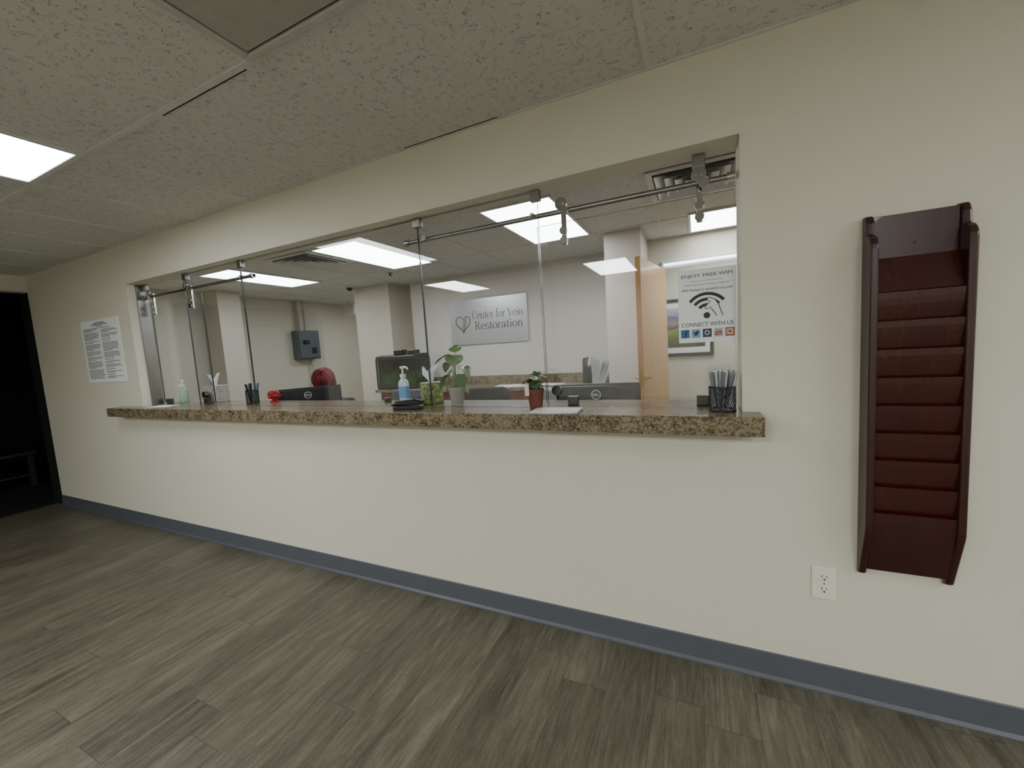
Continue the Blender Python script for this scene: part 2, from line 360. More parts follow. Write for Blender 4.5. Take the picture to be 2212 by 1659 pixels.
# ---------------------------------------------------------------- ceiling lights
def light(x0,x1,y0,y1,mat,label,frame=WMET,off=False):
    cx,cy=(x0+x1)/2,(y0+y1)/2; e=thing("ceiling_light",label,"ceiling light",(cx,cy,H-.016))
    a,b=(x1-x0)/2-.008,(y1-y0)/2-.008; t=.024; f=MB()
    f.box(-a,a,-b,-b+t,0,.016); f.box(-a,a,b-t,b,0,.016); f.box(-a,-a+t,-b+t,b-t,0,.016); f.box(a-t,a,-b+t,b-t,0,.016)
    f.obj("frame",frame,e,bevel=.003)
    g_=.008 if off else 0
    MB().box(-a+t+g_,a-t-g_,-b+t+g_,b-t-g_,.006,.012).obj("diffuser",mat,e)
    if off: MB().box(-a+t,a-t,-b+t,b-t,.0125,.0155).obj("housing",BLACK,e)
    return e
LW="lit flat fluorescent ceiling panel with white frame in tile ceiling"
light(-3.202,-2.592,-1.985,-.765,LITW,LW)
light(-1.372,-.762,-1.985,-.765,OFFD,"unlit fluorescent ceiling panel with grey diffuser",DFRAME,True)
light(1.068,1.678,-4.425,-3.205,LITR,LW); light(-1.372,-.762,-4.425,-3.205,LITR,LW); light(2.288,2.898,-1.985,-.765,LITW,LW); light(-3.812,-3.202,-4.425,-3.205,LITR,LW)  # all unseen; last two added as fill to even the wall
LO="bright fluorescent ceiling panel above the reception office"
light(-1.50,-.89,.99,2.21,LIT,LO); light(-3.33,-2.72,.99,2.21,LIT,LO); light(-5.16,-4.55,.99,2.21,LIT,LO)
light(-5.26,-4.75,3.43,4.40,LIT,LO); light(-.06,.55,2.10,2.80,LIT,LO); light(-.2,.9,3.2,3.8,LIT,LO)  # middle stands in for a reflection; last unseen, added to light the hall
e=thing("glare_bar","slim glowing bar standing in for glare reflected on the glass","glare bar",(.12,2.8795,2.151))  # added glowing bar in place of glare on the glass, no lamp here
MB().box(-.44,.48,-.055,0,.0,.035).obj("housing",WMET,e,bevel=.004); MB().cyl((-.42,-.045,-.012),(.46,-.045,-.012),.014).obj("tube",GLARE,e,smooth=True)
def vent(x0,y0,s):
    e=MB(); c=s/2
    def ring(a,b,z0,z1):
        vs=[]
        for r,z in ((a,z0),(b,z1)):
            vs+=[(-r,-r,z),(r,-r,z),(r,r,z),(-r,r,z)]
        e.add(vs,[(i,(i+1)%4,4+(i+1)%4,4+i) for i in range(4)])
    e.box(-c,c,-c,-c+.04,0,.01);e.box(-c,c,c-.04,c,0,.01);e.box(-c,-c+.04,-c+.04,c-.04,0,.01);e.box(c-.04,c,-c+.04,c-.04,0,.01)
    for a in (.25,.19,.13,.07): ring(a,a-.045,-.012,.02)
    e.add([(-.26,-.26,.0215),(.26,-.26,.0215),(.26,.26,.0215),(-.26,.26,.0215)],[(0,1,2,3)],1)
    e.box(-.03,.03,-.03,.03,-.008,0)
    o=e.obj("air_vent",[WMET,P("vent_shadow_grey",(120,122,122),.6)],loc=(x0+c,y0+c,H-.022)); tag(o,"square white louvered air diffuser in office ceiling","air vent")
vent(-.28,.99,.6); vent(-3.94,.99,.6)
e=thing("security_camera","small dome security camera on office ceiling","camera",(-4.61,2.72,H))
MB().lathe([(.06,0),(.06,-.02),(.05,-.03)]).obj("mount",WMET,e,smooth=True); MB().sph((0,0,-.03),.045,0).obj("dome",BLACKG,e,smooth=True)
o=MB().lathe([(.035,0),(.035,-.004),(.012,-.008),(.012,-.03),(.02,-.034),(.02,-.037)]).obj("sprinkler_head",DSTEEL,loc=(-3.55,2.39,H),smooth=True); tag(o,"small metal fire sprinkler head on office ceiling","sprinkler")
e=thing("exit_sign_reflection","exit sign with pale red letters standing in for a reflection","exit sign",(-6.0,4.0,2.18))  # solid sign built for a faint reflection, letter colour paled to suit
MB().box(-.16,.16,-.02,.02,0,.19).box(-.02,.02,-.01,.01,.19,H-2.18).obj("housing",WMET,e,bevel=.004)
t=MB(); text_mb(t,"EXIT",0,.095,-.0215,w=.25,h=.12,thick=.0); t.obj("lettering",P("exit_faint_red",(208,150,142),.5),e)

# ---------------------------------------------------------------- counter
c=MB(); CY1=.325
prof=[(-4.62,-.12),(.215,-.12),(.215,-.001),(WX1-.002,-.001),(WX1-.002,CY1),(WX0+.002,CY1),(WX0+.002,-.001),(-4.62,-.001)]
n=len(prof); c.add([(x,y,CB) for x,y in prof]+[(x,y,CT) for x,y in prof],[(i,(i+1)%n,n+(i+1)%n,n+i) for i in range(n)]+[tuple(reversed(range(n))),tuple(range(n,2*n))])
o=c.obj("reception_counter",GRAN,bevel=.003); tag(o,"long brown speckled laminate transaction counter through the wall opening","counter")

# ---------------------------------------------------------------- glass
GY=.08; SY=.118
G0=CT+.001
def gpane(x0,x1,y,z0,z1):
    b=MB(); b.box(x0,x1,y-.005,y+.005,z0,z1); b.mi=[1,1,0,1,0,1]; return b
for x0,x1 in ((-3.60,-2.902),(-2.898,-1.362),(-1.358,-.665)):
    cx=(x0+x1)/2
    e=thing("fixed_window_glazing","fixed clear frameless glass pane above the counter","glass",(cx,GY,G0),group="fixed reception glass panes")
    gpane(x0-cx,x1-cx,0,0,2.105-G0).obj("glass_pane",[GLASS,GEDGE],e)
def clip(x,y=GY):
    o=MB().box(-.024,.024,-.016,.016,0,.048).obj("glass_clamp",STEEL,loc=(x,y,WT-.0485),bevel=.003)
    tag(o,"small square brushed steel glass clamp under window head","glass clamp","glass clamps on window head")
for x in (-3.575,-2.89,-1.36,-.675): clip(x)
clip(.02,.112); clip(-4.24,.112)
RZ=2.005
def rail(x0,x1,label,sx):
    e=thing("sliding_rail",label,"rail",((x0+x1)/2,SY-.0,RZ)); L=(x1-x0)/2
    MB().cyl((-L,0,0),(L,0,0),.0115,seg=20).obj("tube",STEEL,e,smooth=True)
    for s in (-1,1): MB().cyl((s*(L-.03),0,0),(s*L,0,0),.018,seg=20).obj("end_cap",CHROME,e,smooth=True)
    for x in sx:
        X=x-(x0+x1)/2
        MB().cyl((X,0,0),(X,GY-SY+.0055,0),.012).obj("standoff",CHROME,e,smooth=True)
rail(-4.285,-2.82,"brushed steel round sliding door rail across glass",(-3.56,-2.93)); rail(-1.48,.15,"brushed steel round sliding door rail across glass",(-1.33,-.70))
def sdoor(x0,x1,rollers,pullx):
    cx=(x0+x1)/2
    e=thing("sliding_glass_door","clear sliding glass door hung from steel rollers over the counter","sliding glass door",(cx,SY+.035,CT+.0))
    gpane(x0-cx,x1-cx,0,.012,.88).obj("glass_pane",[GLASS,GEDGE],e)
    for rx in rollers:
        r=MB(); x=rx-cx; z=RZ-CT
        r.cyl((x,-.055,z+.03),(x,-.040,z+.03),.028,seg=28).cyl((x,-.060,z+.03),(x,-.055,z+.03),.014)
        r.cyl((x+.018,-.060,z-.008),(x+.018,-.048,z-.008),.018,seg=24)
        r.box(x-.011,x+.011,-.020,-.006,z-.15,z+.03)
        r.cyl((x,-.036,z-.085),(x,-.02,z-.085),.018,seg=24); r.cyl((x,-.036,z-.13),(x,-.02,z-.13),.018,seg=24)
        r.obj("roller",[CHROME],e,smooth=True,bevel=.002)
        MB().box(x-.025,x+.025,-.018,.018,0.001,.045).obj("floor_guide",DSTEEL,e,bevel=.003)
    MB().cyl((pullx-cx,-.02,.075),(pullx-cx,.012,.075),.026,seg=28).obj("finger_pull",DSTEEL,e,smooth=True,bevel=.003)
sdoor(-4.28,-3.53,(-4.2,-3.64),-4.2+.55); sdoor(-.70,.148,(-.56,.02),-.64)
struct(MB().box(WX0,WX0+.012,.06,.14,CT,WT).obj("trim_5",STEEL))

# ---------------------------------------------------------------- notice on wall
e=thing("wall_notice","white two-column printed notice sheet taped to the wall","notice",(-4.835,-.001,1.305))
MB().box(-.35,.35,-.004,0,0,.56).obj("sheet",PAPER,e)
t=MB(); random.seed(3)
flat(t,-.10,.10,.528,.535,-.0048); flat(t,-.15,.15,.514,.520,-.0048); flat(t,-.06,.06,.50,.505,-.0048)
for cx in (-.31,.02):
    z=.484
    while z>.030:
        L=random.choice([.29,.29,.28,.27,.29,.16]); x=cx
        while x<cx+L-.02:
            ww=random.uniform(.02,.05); flat(t,x,min(x+ww,cx+L),z,z+.0048,-.0048); x+=ww+.006
        z-=.0112 if L>.2 else .018
t.obj("printed_lines",INK,e)

# ---------------------------------------------------------------- wall file rack
e=thing("wall_file_rack","dark cherry wood wall file rack with stacked magazine pockets","file rack",(.635,0,.50))
zb=.50
def side_prof():
    p=[(0,0.0),(-.025,.01),(-.080,.19),(-.083,.21),(-.083,1.13)]
    for i in range(1,7):
        a=math.radians(90*i/6); p.append((-.083+.038*(1-math.cos(a)),1.13+.045*math.sin(a)))
    p+=[(-.041,1.215),(-.03,1.24),(0,1.245)]; return p
sp_=side_prof()
for x0,x1 in ((-.125,-.103),(.103,.125)):
    MB().prism_x([(y-.001,z) for y,z in sp_],x0,x1).obj("side_panel",CHERRYD,e,bevel=.006,bseg=3)
MB().box(-.103,.103,-.030,-.001,.03,1.235).cyl((0,-.033,1.14),(0,-.029,1.14),.004).obj("back_panel",CHERRYD,e,bevel=.002)
lips=[.755+.0915*k-zb for k in range(9)]
for k,z in enumerate(lips):
    low=z-.125 if k else .035
    yl=-.052 if k else -.032
    pr=[];n_=6
    for i in range(n_+1):
        u=i/n_; pr.append((-.077+(.077+yl)*u**1.6, z+(low-z)*u))
    pr2=[(y+.007,zz) for y,zz in reversed(pr)]
    MB().prism_x(pr+pr2,-.1035,.1035).obj("pocket_front",CHERRY if k else CHERRYD,e,smooth=False)
MB().prism_x([(-.068,.99),(-.034,1.10),(-.029,1.10),(-.058,.99)],-.1035,.1035).obj("pocket_top",CHERRY,e)
# ---------------------------------------------------------------- outlet
e=thing("wall_outlet","ivory duplex electrical outlet on cream wall","outlet",(.415,-.001,.438))
MB().box(-.038,.038,-.006,0,-.062,.062).obj("cover_plate",OUTL,e,bevel=.003)
for s in (-1,1):
    r=MB(); r.lathe([(.0165,0),(.0165,.002)],24,(0,0,0)); r.v=[Vector((v.x,-.006-v.z,s*.024+v.y*.85)) for v in r.v]; ro=r.obj("receptacle",OUTL,e)
    q=MB(); q.box(-.008,-.006,-.0088,-.008,s*.024,s*.024+.009); q.box(.006,.008,-.0088,-.008,s*.024+.001,s*.024+.008); q.cyl((0,-.0088,s*.024-.007),(0,-.008,s*.024-.007),.003,seg=12); q.obj("slots",HOLE,e)
MB().cyl((0,-.0075,0),(0,-.006,0),.003,seg=12).obj("screw",STEEL,e)

# ---------------------------------------------------------------- wifi poster
px0,px1,pz0,pz1=-.067,.146,1.36,1.655; PY=.070
e=thing("wifi_poster","white wifi notice taped on glass with wireless symbol and social icons","poster",((px0+px1)/2,PY,pz0)); W=(px1-px0)/2
MB().box(-W,W,0,.002,0,pz1-pz0).obj("sheet",PAPERG,e)
t=MB(); Y=-.0008
text_mb(t,"ENJOY FREE WIFI",0,.268,Y,w=.185,h=.0165)
flat(t,-.06,.06,.2475,.249,Y,1)
text_mb(t,"WiFi Network Name: cvrguest",0,.233,Y,w=.165,h=.0095,mi=1)
text_mb(t,"WiFi Password: centerforvein.com",0,.214,Y,w=.185,h=.0105,mi=0)
for r in (.034,.056,.078): arc_mb(t,0,.117,r,.012,38,142,Y)
vs=[(.0125*math.cos(math.radians(20*i)),Y,.108+.0125*math.sin(math.radians(20*i))) for i in range(18)]; t.add(vs,[tuple(range(18))])
hs=[(.052,.108),(.046,.128),(.040,.150),(.030,.168),(.014,.176),(.006,.170),(.016,.160),(.006,.150),(.000,.138),(.008,.134),(.016,.142),(.022,.130),(.030,.118),(.034,.108)]
hs=[((x-.03)*1.25+.03,(z-.108)*1.1+.104) for x,z in hs]
t.add([(x,Y-.0004,z) for x,z in hs],[tuple(range(14))],2)
stroke_mb(t,hs,.0030,Y-.0006)
text_mb(t,"CONNECT WITH US",0,.073,Y,w=.19,h=.0165)
t.obj("lettering",[INK,INKL,PAPERG],e)
ic=[((58,100,160),"f"),((110,165,200),"bird"),((44,58,96),"cam"),((180,188,192),"tv"),((150,80,50),"ig")]
for k,(colr,kind) in enumerate(ic):
    mm=P("icon_ink",colr,.5); x=-.082+k*.041; b=MB(); flat(b,x-.0165,x+.0165,.020,.054,Y)
    if kind=="f": text_mb(b,"f",x+.003,.037,Y-.0004,h=.027,mi=2,thick=.02)
    elif kind=="bird": b.add([(x+a,Y-.0004,.038+c_) for a,c_ in [(-.011,-.008),(-.003,-.006),(-.010,.002),(-.011,.008),(-.002,.002),(.002,.009),(.008,.009),(.012,.006),(.009,.003),(.006,-.006),(-.002,-.010)]],[tuple(range(11))],2)
    elif kind=="tv": text_mb(b,"You",x,.046,Y-.0004,w=.02,h=.008,mi=2); flat(b,x-.012,x+.012,.026,.040,Y-.0004,3); text_mb(b,"Tube",x,.033,Y-.0006,w=.019,h=.008,mi=1)
    else:
        arc_mb(b,x,.038,.008,.003,0,360,Y-.0004,1); stroke_mb(b,[(x-.012,.028),(x+.012,.028),(x+.012,.048),(x-.012,.048),(x-.012,.028)],.002,Y-.0004,2 if kind=="cam" else 1)
    b.obj("social_icon",[mm,PAPER,INK,RED],e)

# ---------------------------------------------------------------- office: sign
e=thing("wall_sign","brushed aluminium company sign with heart leaf logo on pale wall","sign",(-2.58,3.135,1.455))
MB().box(-.59,.59,-.008,.004,0,.62).obj("plate",ALU,e,bevel=.002)
for sx in (-.5,.5):
    for sz in (.08,.54): MB().cyl((sx,.004,sz),(sx,.015,sz),.01).obj("standoff",STEEL,e)
t=MB(); Y=-.0095
serif(t,"Center for Vein",-.235,.345,Y,.77,.110); serif(t,"Restoration",-.205,.200,Y,.73,.110)
hp=[];cx,cz=-.385,.30
for i in range(41):
    a=2*math.pi*i/40; hp.append((cx+.0072*16*math.sin(a)**3,cz+.0078*(13*math.cos(a)-5*math.cos(2*a)-2*math.cos(3*a)-math.cos(4*a))))
stroke_mb(t,hp,[.006+.009*abs(math.sin(math.pi*i/40)) for i in range(41)],Y)
lf=[(cx+.0,cz-.11),(cx-.015,cz-.05),(cx-.002,cz+.01),(cx+.05,cz+.09),(cx+.06,cz+.02),(cx+.04,cz-.05)]
t.add([(x,Y-.0005,z) for x,z in lf],[tuple(range(6))],1); stroke_mb(t,lf+[lf[0]],.003,Y-.0008,0); stroke_mb(t,[(cx-.01,cz-.15),(cx+.015,cz-.04),(cx+.05,cz+.08)],.005,Y-.001,0)
t.obj("lettering",[NAVY,GREENP],e)

# ---------------------------------------------------------------- office: door, picture
e=thing("office_door","open light maple veneer door with brass lever handle","door",(-.30,2.84,0),rot=0)
L=.95; dv=Vector((-.155,-.985,0)).normalized(); M=Matrix.Rotation(math.atan2(dv.y,dv.x),4,'Z')
MB().box(.005,L,-.022,.022,.01,2.09,0,M).obj("panel",OAK,e,bevel=.002)
MB().box(L,L+.004,-.022,.022,.01,2.09,0,M).obj("edge_band",OAKE,e)
for s in (-1,1):
    h=MB(); h.cyl(M@Vector((L-.07,s*.022,1.04)),M@Vector((L-.07,s*.03,1.04)),.032).cyl(M@Vector((L-.07,s*.03,1.04)),M@Vector((L-.07,s*.07,1.04)),.010).cyl(M@Vector((L-.06,s*.065,1.04)),M@Vector((L-.19,s*.065,1.04)),.009)
    h.obj("lever_handle",BRASS,e,smooth=True)
MB().box(L+.004,L+.006,-.012,.012,.98,1.10,0,M).obj("latch_plate",BRASS,e)
e=thing("framed_picture","black framed landscape print with purple sky and green field","picture",(-.25,4.095,1.12))
f=MB(); a,hh,t_=.45,.76,.042
f.box(-a,a,-.025,0,0,t_);f.box(-a,a,-.025,0,hh-t_,hh);f.box(-a,-a+t_,-.025,0,t_,hh-t_);f.box(a-t_,a,-.025,0,t_,hh-t_); f.obj("frame",BLACK,e,bevel=.003)
MB().box(-a+t_,a-t_,-.012,-.002,t_,hh-t_).obj("mat_board",MATW,e); MB().box(-a+.10,a-.10,-.015,-.012,.12,hh-.12).obj("print",LAND,e)

# ---------------------------------------------------------------- electrical box
e=thing("electrical_box","grey enamel electrical disconnect box with conduit on office wall","electrical box",(-6.35,3.22,1.40),rot=0)
MB().box(0,.15,-.22,.22,0,.50).obj("body",GBOX,e,bevel=.012)
MB().box(.15,.165,-.20,.20,.02,.48).obj("cover",GBOX,e,bevel=.006)
MB().box(.165,.20,-.12,-.02,.27,.33).obj("lever",DGREY,e,bevel=.004)
MB().box(.165,.18,.04,.12,.10,.2).obj("label_plate",DGREY,e,bevel=.004)
for cy,cr,z0,z1 in ((-.08,.038,.50,H-1.40),(.02,.022,.50,H-1.40),(.1,.025,0,-1.39)): MB().cyl((.08,cy,z0),(.08,cy,z1),cr,seg=16).obj("conduit",PIPE,e,smooth=True)

# ---------------------------------------------------------------- back counter, cabinets
BZ=.915
o=MB().box(-4.045,-.805,2.45,3.149,BZ-.04,BZ).box(-4.045,-.805,3.125,3.149,BZ,BZ+.10).obj("back_worktop",GRAN,bevel=.003); tag(o,"speckled brown laminate worktop with backsplash along office wall","worktop")
src=None
for k in range(5):
    loc=(-3.67+k*.637,2.80,.0045)
    if src is None:
        src=thing("base_cabinet","red-brown wood base cabinet under speckled worktop","cabinet",loc,group="base cabinets under back worktop")
        MB().box(-.315,.315,-.30,.34,.09,BZ-.046).box(-.315,.315,-.25,.34,0,.09).obj("body",CABW,src)
        d=MB().box(-.305,.305,-.32,-.301,.70,.865).obj("drawer",CABW,src,bevel=.004); MB().box(-.06,.06,-.345,-.335,.775,.785).box(-.06,-.05,-.335,-.32,.775,.785).box(.05,.06,-.335,-.32,.775,.785).obj("handle",STEEL,d)
        for x0,x1 in ((-.305,-.003),(.003,.305)):
            d=MB().box(x0,x1,-.32,-.301,.10,.69).obj("door",CABW,src,bevel=.004); hx=-.03 if x0<-.1 else .03; MB().box(hx-.005,hx+.005,-.345,-.335,.55,.66).obj("handle",STEEL,d)
    else: copy_tree(src,loc)
e=thing("aquarium","black framed planted aquarium with black hood on worktop","aquarium",(-3.70,2.66,BZ+.001))
b=MB(); a,dd,hh=.33,.16,.42
b.box(-a,a,-dd,-dd+.006,.02,hh);b.box(-a,a,dd-.006,dd,.02,hh);b.box(-a,-a+.006,-dd+.006,dd-.006,.02,hh);b.box(a-.006,a,-dd+.006,dd-.006,.02,hh); b.obj("tank",CLEARP,e)
f=MB(); f.box(-a-.005,a+.005,-dd-.005,dd+.005,0,.03)
f.box(-a-.005,a+.005,-dd-.005,dd+.005,hh-.02,hh+.015)
for sx in (-1,1):
    for sy in (-1,1): f.box(sx*a-.008,sx*a+.008,sy*dd-.008,sy*dd+.008,.03,hh-.02)
f.obj("frame",BLACK,e,bevel=.003)
MB().prism_x([(-dd,hh+.015),(-dd,hh+.03),(-.05,hh+.05),(dd,hh+.05),(dd,hh+.015)],-a,a).obj("hood",BLACKG,e,bevel=.006)
MB().box(-.15,.0,.0,.12,hh+.05,hh+.11).obj("filter",BLACKG,e,bevel=.006); MB().box(.08,.2,.02,.14,hh+.05,hh+.10).obj("air_pump",BLACKG,e,bevel=.006)
MB().box(-a+.01,a-.01,dd-.02,dd-.01,.03,hh-.02).box(-a+.01,-a+.02,-dd+.02,dd-.02,.03,hh-.02).obj("backdrop",P("deep_water_green",(22,38,30),.5),e)
p=MB(); random.seed(5)
for i in range(150):
    x=random.uniform(-a+.03,a-.03);y=random.uniform(-dd+.03,dd-.04);hgt=random.uniform(.06,.26); dx=random.uniform(-.03,.03)
    ww=random.uniform(.006,.015)
    p.add([(x-ww,y,.05),(x+ww,y,.05),(x+dx+ww*1.5,y+.01,.05+hgt*.6),(x+dx-ww*1.5,y+.01,.05+hgt*.6),(x+dx*2,y,.05+hgt)],[(0,1,2,3),(3,2,4)])
o=p.obj("water_plants",P("water_plant_green",(84,120,64),.5,var=.3),e); o["kind"]="stuff"
MB().box(-a+.01,a-.01,-dd+.01,dd-.01,.03,.06).obj("gravel",P("aquarium_gravel",(100,90,74),.9,var=.5,vs=90),e)
e=thing("magazine_file","black curved file holder packed with white papers on worktop","file holder",(-1.03,2.72,BZ+.001))
MB().box(-.13,.04,-.10,.10,0,.012).prism_y([(-.13,.012),(-.12,.012),(-.12,.24),(-.10,.30),(-.12,.30),(-.13,.25)],-.10,.10).prism_y([(-.06,.012),(-.05,.012),(-.03,.2),(-.06,.22)],-.1,.1).prism_y([(-.13,.012),(-.03,.012),(-.03,.15),(-.05,.19),(-.08,.21),(-.11,.2),(-.13,.17)],-.105,-.1).obj("holder",BLACK,e,bevel=.003)
q=MB(); random.seed(9)
for k in range(16):
    x=-.05+.010*k; ln=k*.006
    q.add([(x,-.1,.013),(x,.1,.013),(x+ln+.01,.1,.30-random.random()*.03-k*.004),(x+ln+.01,-.1,.32-random.random()*.03-k*.004),(x+.003,-.1,.013),(x+.003,.1,.013),(x+ln+.013,.1,.30-k*.004-.01),(x+ln+.013,-.1,.31-k*.004)],[(0,1,2,3),(4,5,6,7),(0,3,7,4),(3,2,6,7)])
o=q.obj("papers",PAPER,e); o["kind"]="stuff"
def sheets(x,y,z,w_,d,rot,n_,label,name="paper_sheet"):
    b=MB(); random.seed(int(abs(x)*100))
    for i in range(n_):
        M=Matrix.Rotation(random.uniform(-.08,.08),4,'Z'); b.box(-w_/2,w_/2,-d/2,d/2,.0005+i*.0014,.0015+i*.0014,0,M)
    tag(b.obj(name,PAPER,loc=(x,y,z),rot=rot),label,"paper")
sheets(-2.05,2.66,BZ,.42,.28,.2,4,"loose white papers spread on back worktop","paper_stack"); sheets(-1.60,2.76,BZ,.3,.22,-.2,3,"loose white papers spread on back worktop","paper_stack")

# ---------------------------------------------------------------- desk, monitors, chairs
e=thing("office_desk","long desk surface behind the reception wall","desk",(-2.0,.62,.0045))
MB().box(-2.2,2.0,-.42,.28,.706,.7405).obj("desktop",GRAN,e,bevel=.003)
for x in (-2.18,-.9,.5,1.97): MB().box(x-.015,x+.015,-.40,.26,0,.706).obj("panel_leg",CABW,e)
def monitor(x,y,rot,w_,top):
    e=thing("computer_monitor","black computer monitor seen from behind with round logo","monitor",(x,y,.7455),rot=rot); hh=.31; z1=top-.745; z0=z1-hh
    MB().box(-w_/2,w_/2,0,.02,z0,z1).obj("bezel",BLACK,e,bevel=.004)
    MB().box(-w_/2+.02,w_/2-.02,-.02,0,z0+.015,z1-.012).prism_y([(-.14,z0+.06),(.14,z0+.06),(.12,z1-.03),(-.12,z1-.03)],-.03,-.02).obj("rear_cover",DGREY,e,bevel=.006)
    MB().box(-w_/2+.012,w_/2-.012,.0205,.021,z0+.015,z1-.012).obj("screen",BLACKG,e)
    MB().box(-.04,.04,-.05,-.031,0.01,z0+.1).box(-.13,.13,-.12,.10,0,.012).obj("stand",BLACK,e,bevel=.004)
    t=MB(); zc=z1-.065; arc_mb(t,0,zc,.027,.004,0,360,-.0308,n=32); text_mb(t,"DELL",0,zc,-.0308,w=.042,h=.014,thick=.01)
    t.obj("logo",PAPER,e)
monitor(-3.10,.66,math.radians(50),.54,1.15); monitor(-.56,.66,math.radians(4),.51,1.135)
def chair(x,y,rot,top,mat,label):
    e=thing("office_chair",label,"chair",(x,y,.0045),rot=rot)
    b=MB()
    for i in range(5):
        a=2*math.pi*i/5; b.cyl((0,0,.09),(.28*math.cos(a),.28*math.sin(a),.06),.02,.014,seg=10); b.sph((.28*math.cos(a),.28*math.sin(a),.03),.028,seg=12,ring=8)
    b.cyl((0,0,.08),(0,0,.42),.025); b.obj("base",BLACK,e,smooth=True)
    MB().box(-.24,.24,-.23,.23,.42,.50).obj("seat",mat,e,bevel=.03,bseg=4)
    MB().prism_y([(-.22,.58),(.22,.58),(.23,top-.08),(.18,top),(-.18,top),(-.23,top-.08)],.21,.26).obj("backrest",mat,e,bevel=.02,bseg=4)
    MB().box(-.03,.03,.22,.28,.40,.70).obj("back_support",BLACK,e)
    return e
chair(-1.80,1.35,.1,1.02,BLKF,"black fabric office chair with wide backrest")
c2=chair(-1.22,1.30,-.5,.99,BLKF,"black office chair with light grey cardigan draped over it")
MB().prism_y([(-.24,.70),(.24,.70),(.245,.93),(.19,1.01),(-.19,1.01),(-.245,.93)],.195,.275).obj("cardigan",GREYF,c2,bevel=.03,bseg=4)
chair(-2.90,1.60,.2,.985,P("slate_fabric",(84,88,98),.8),"slate grey office chair behind the desk")
chair(-3.64,1.36,.6,.92,BLKF,"black office chair carrying a seated person")

# ---------------------------------------------------------------- seated person
pe=thing("person","person with bright red hair seated behind a monitor looking down","person",(-3.60,1.29,.0045),rot=math.radians(35))
bm=bmesh.new(); sk=bm.verts.layers.skin.verify()
def V(p,r): v=bm.verts.new(p); v[sk].radius=(r,r*.85); return v
pel=V((0,.02,.60),.13); v1=V((0,0,.70),.125); v2=V((0,-.03,.84),.14); v3=V((0,-.04,.93),.11); nk=V((0,-.055,.99),.052); nk2=V((0,-.08,1.04),.05)
def E(*a):
    for i in range(len(a)-1): bm.edges.new((a[i],a[i+1]))
E(pel,v1,v2,v3,nk,nk2)
for s in (-1,1):
    sh=V((s*.15,-.04,.92),.062); el=V((s*.21,-.10,.70),.045); wr=V((s*.13,-.33,.79),.028); E(v3,sh,el,wr)
    pm=V((s*.115,-.40,.79),.026); E(wr,pm)
    hp_=V((s*.10,-.02,.58),.085); kn=V((s*.13,-.40,.56),.065); an=V((s*.13,-.38,.10),.045); to=V((s*.14,-.51,.04),.035); E(pel,hp_,kn,an,to)
pel[sk].use_root=True
me=bpy.data.meshes.new("body"); bm.to_mesh(me); bm.free(); o=bpy.data.objects.new("body",me); COL.objects.link(o)
o.modifiers.new("s","SKIN"); sb=o.modifiers.new("u","SUBSURF"); sb.levels=2; sb.render_levels=2
bpy.context.view_layer.update(); ev=bpy.data.meshes.new_from_object(o.evaluated_get(bpy.context.evaluated_depsgraph_get()))
B=MB(); B.add([v.co.copy() for v in ev.vertices],[tuple(p.vertices) for p in ev.polygons],0); bpy.data.objects.remove(o)
for i,f_ in enumerate(B.f):
    c_=sum((B.v[j] for j in f_),Vector())/len(f_)
    if c_.z>.975 or (c_.y<-.33 and c_.z>.7): B.mi[i]=1
for s in (-1,1):
    for k,(fx,ln) in enumerate(((-.03,.062),(-.010,.072),(.010,.068),(.028,.055))):
        x=s*.115+fx; B.tube([(x,-.41,.79),(x,-.43-ln*.3,.797),(x,-.43-ln*.7,.785),(x,-.43-ln,.77)],[.010,.009,.0085,.006],8,1)
    B.tube([(s*.09,-.38,.785),(s*.07,-.405,.78),(s*.062,-.43,.775)],[.012,.010,.007],8,1)
hc=Vector((0,-.10,1.155)); Mh=Matrix.Translation(hc)@Matrix.Rotation(math.radians(44),4,'X')
hd=MB(); hd.sph((0,0,0),.1,0,24,18,(.76,.92,1.12))
for v in hd.v:
    if v.z<-.02: v.x*=1-.28*min(1,(-v.z-.02)/.09)
    if v.y<-.06 and abs(v.x)<.016 and -.04<v.z<.012: v.y-=.016*(1-abs(v.x)/.02)
B.add([Mh@v for v in hd.v],hd.f,1)
for s in (-1,1):
    q=MB(); q.sph((s*.030,-.078,.008),.011,0,12,8); B.add([Mh@v for v in q.v],q.f,2)
    q=MB(); q.sph((s*.076,.0,-.005),.022,0,10,8,(.35,.7,1.2)); B.add([Mh@v for v in q.v],q.f,1)
q=MB(); q.sph((0,-.084,-.052),.018,0,12,8,(1.2,.35,.3)); B.add([Mh@v for v in q.v],q.f,3)
B.obj("body",[SCRUB,SKIN,P("eye_white",(220,220,215),.3),P("lips",(150,70,70),.5)],pe,smooth=True)
hr=MB(); hr.sph((0,.012,.018),.124,0,96,30,(.90,1.0,.98)); random.seed(2)
for v in hr.v:
    a=math.atan2(v.y,v.x); k=1+.025*math.sin(a*20+v.z*25)+.016*math.sin(a*37-v.z*40)-.05*math.exp(-(v.x/.008)**2)*(1 if v.z>0 else 0); v.x*=k; v.y*=k; v.z*=k if v.z>0 else 1
    if v.z<-.02 and v.y>-.03: v.z-=.07*min(1,(-v.z)/.06); v.x*=1.05
    if v.y<-.055 and v.z<.03: v.y=-.05
hr.v=[Mh@v for v in hr.v]; hr.obj("hair",HAIR,pe,smooth=True)

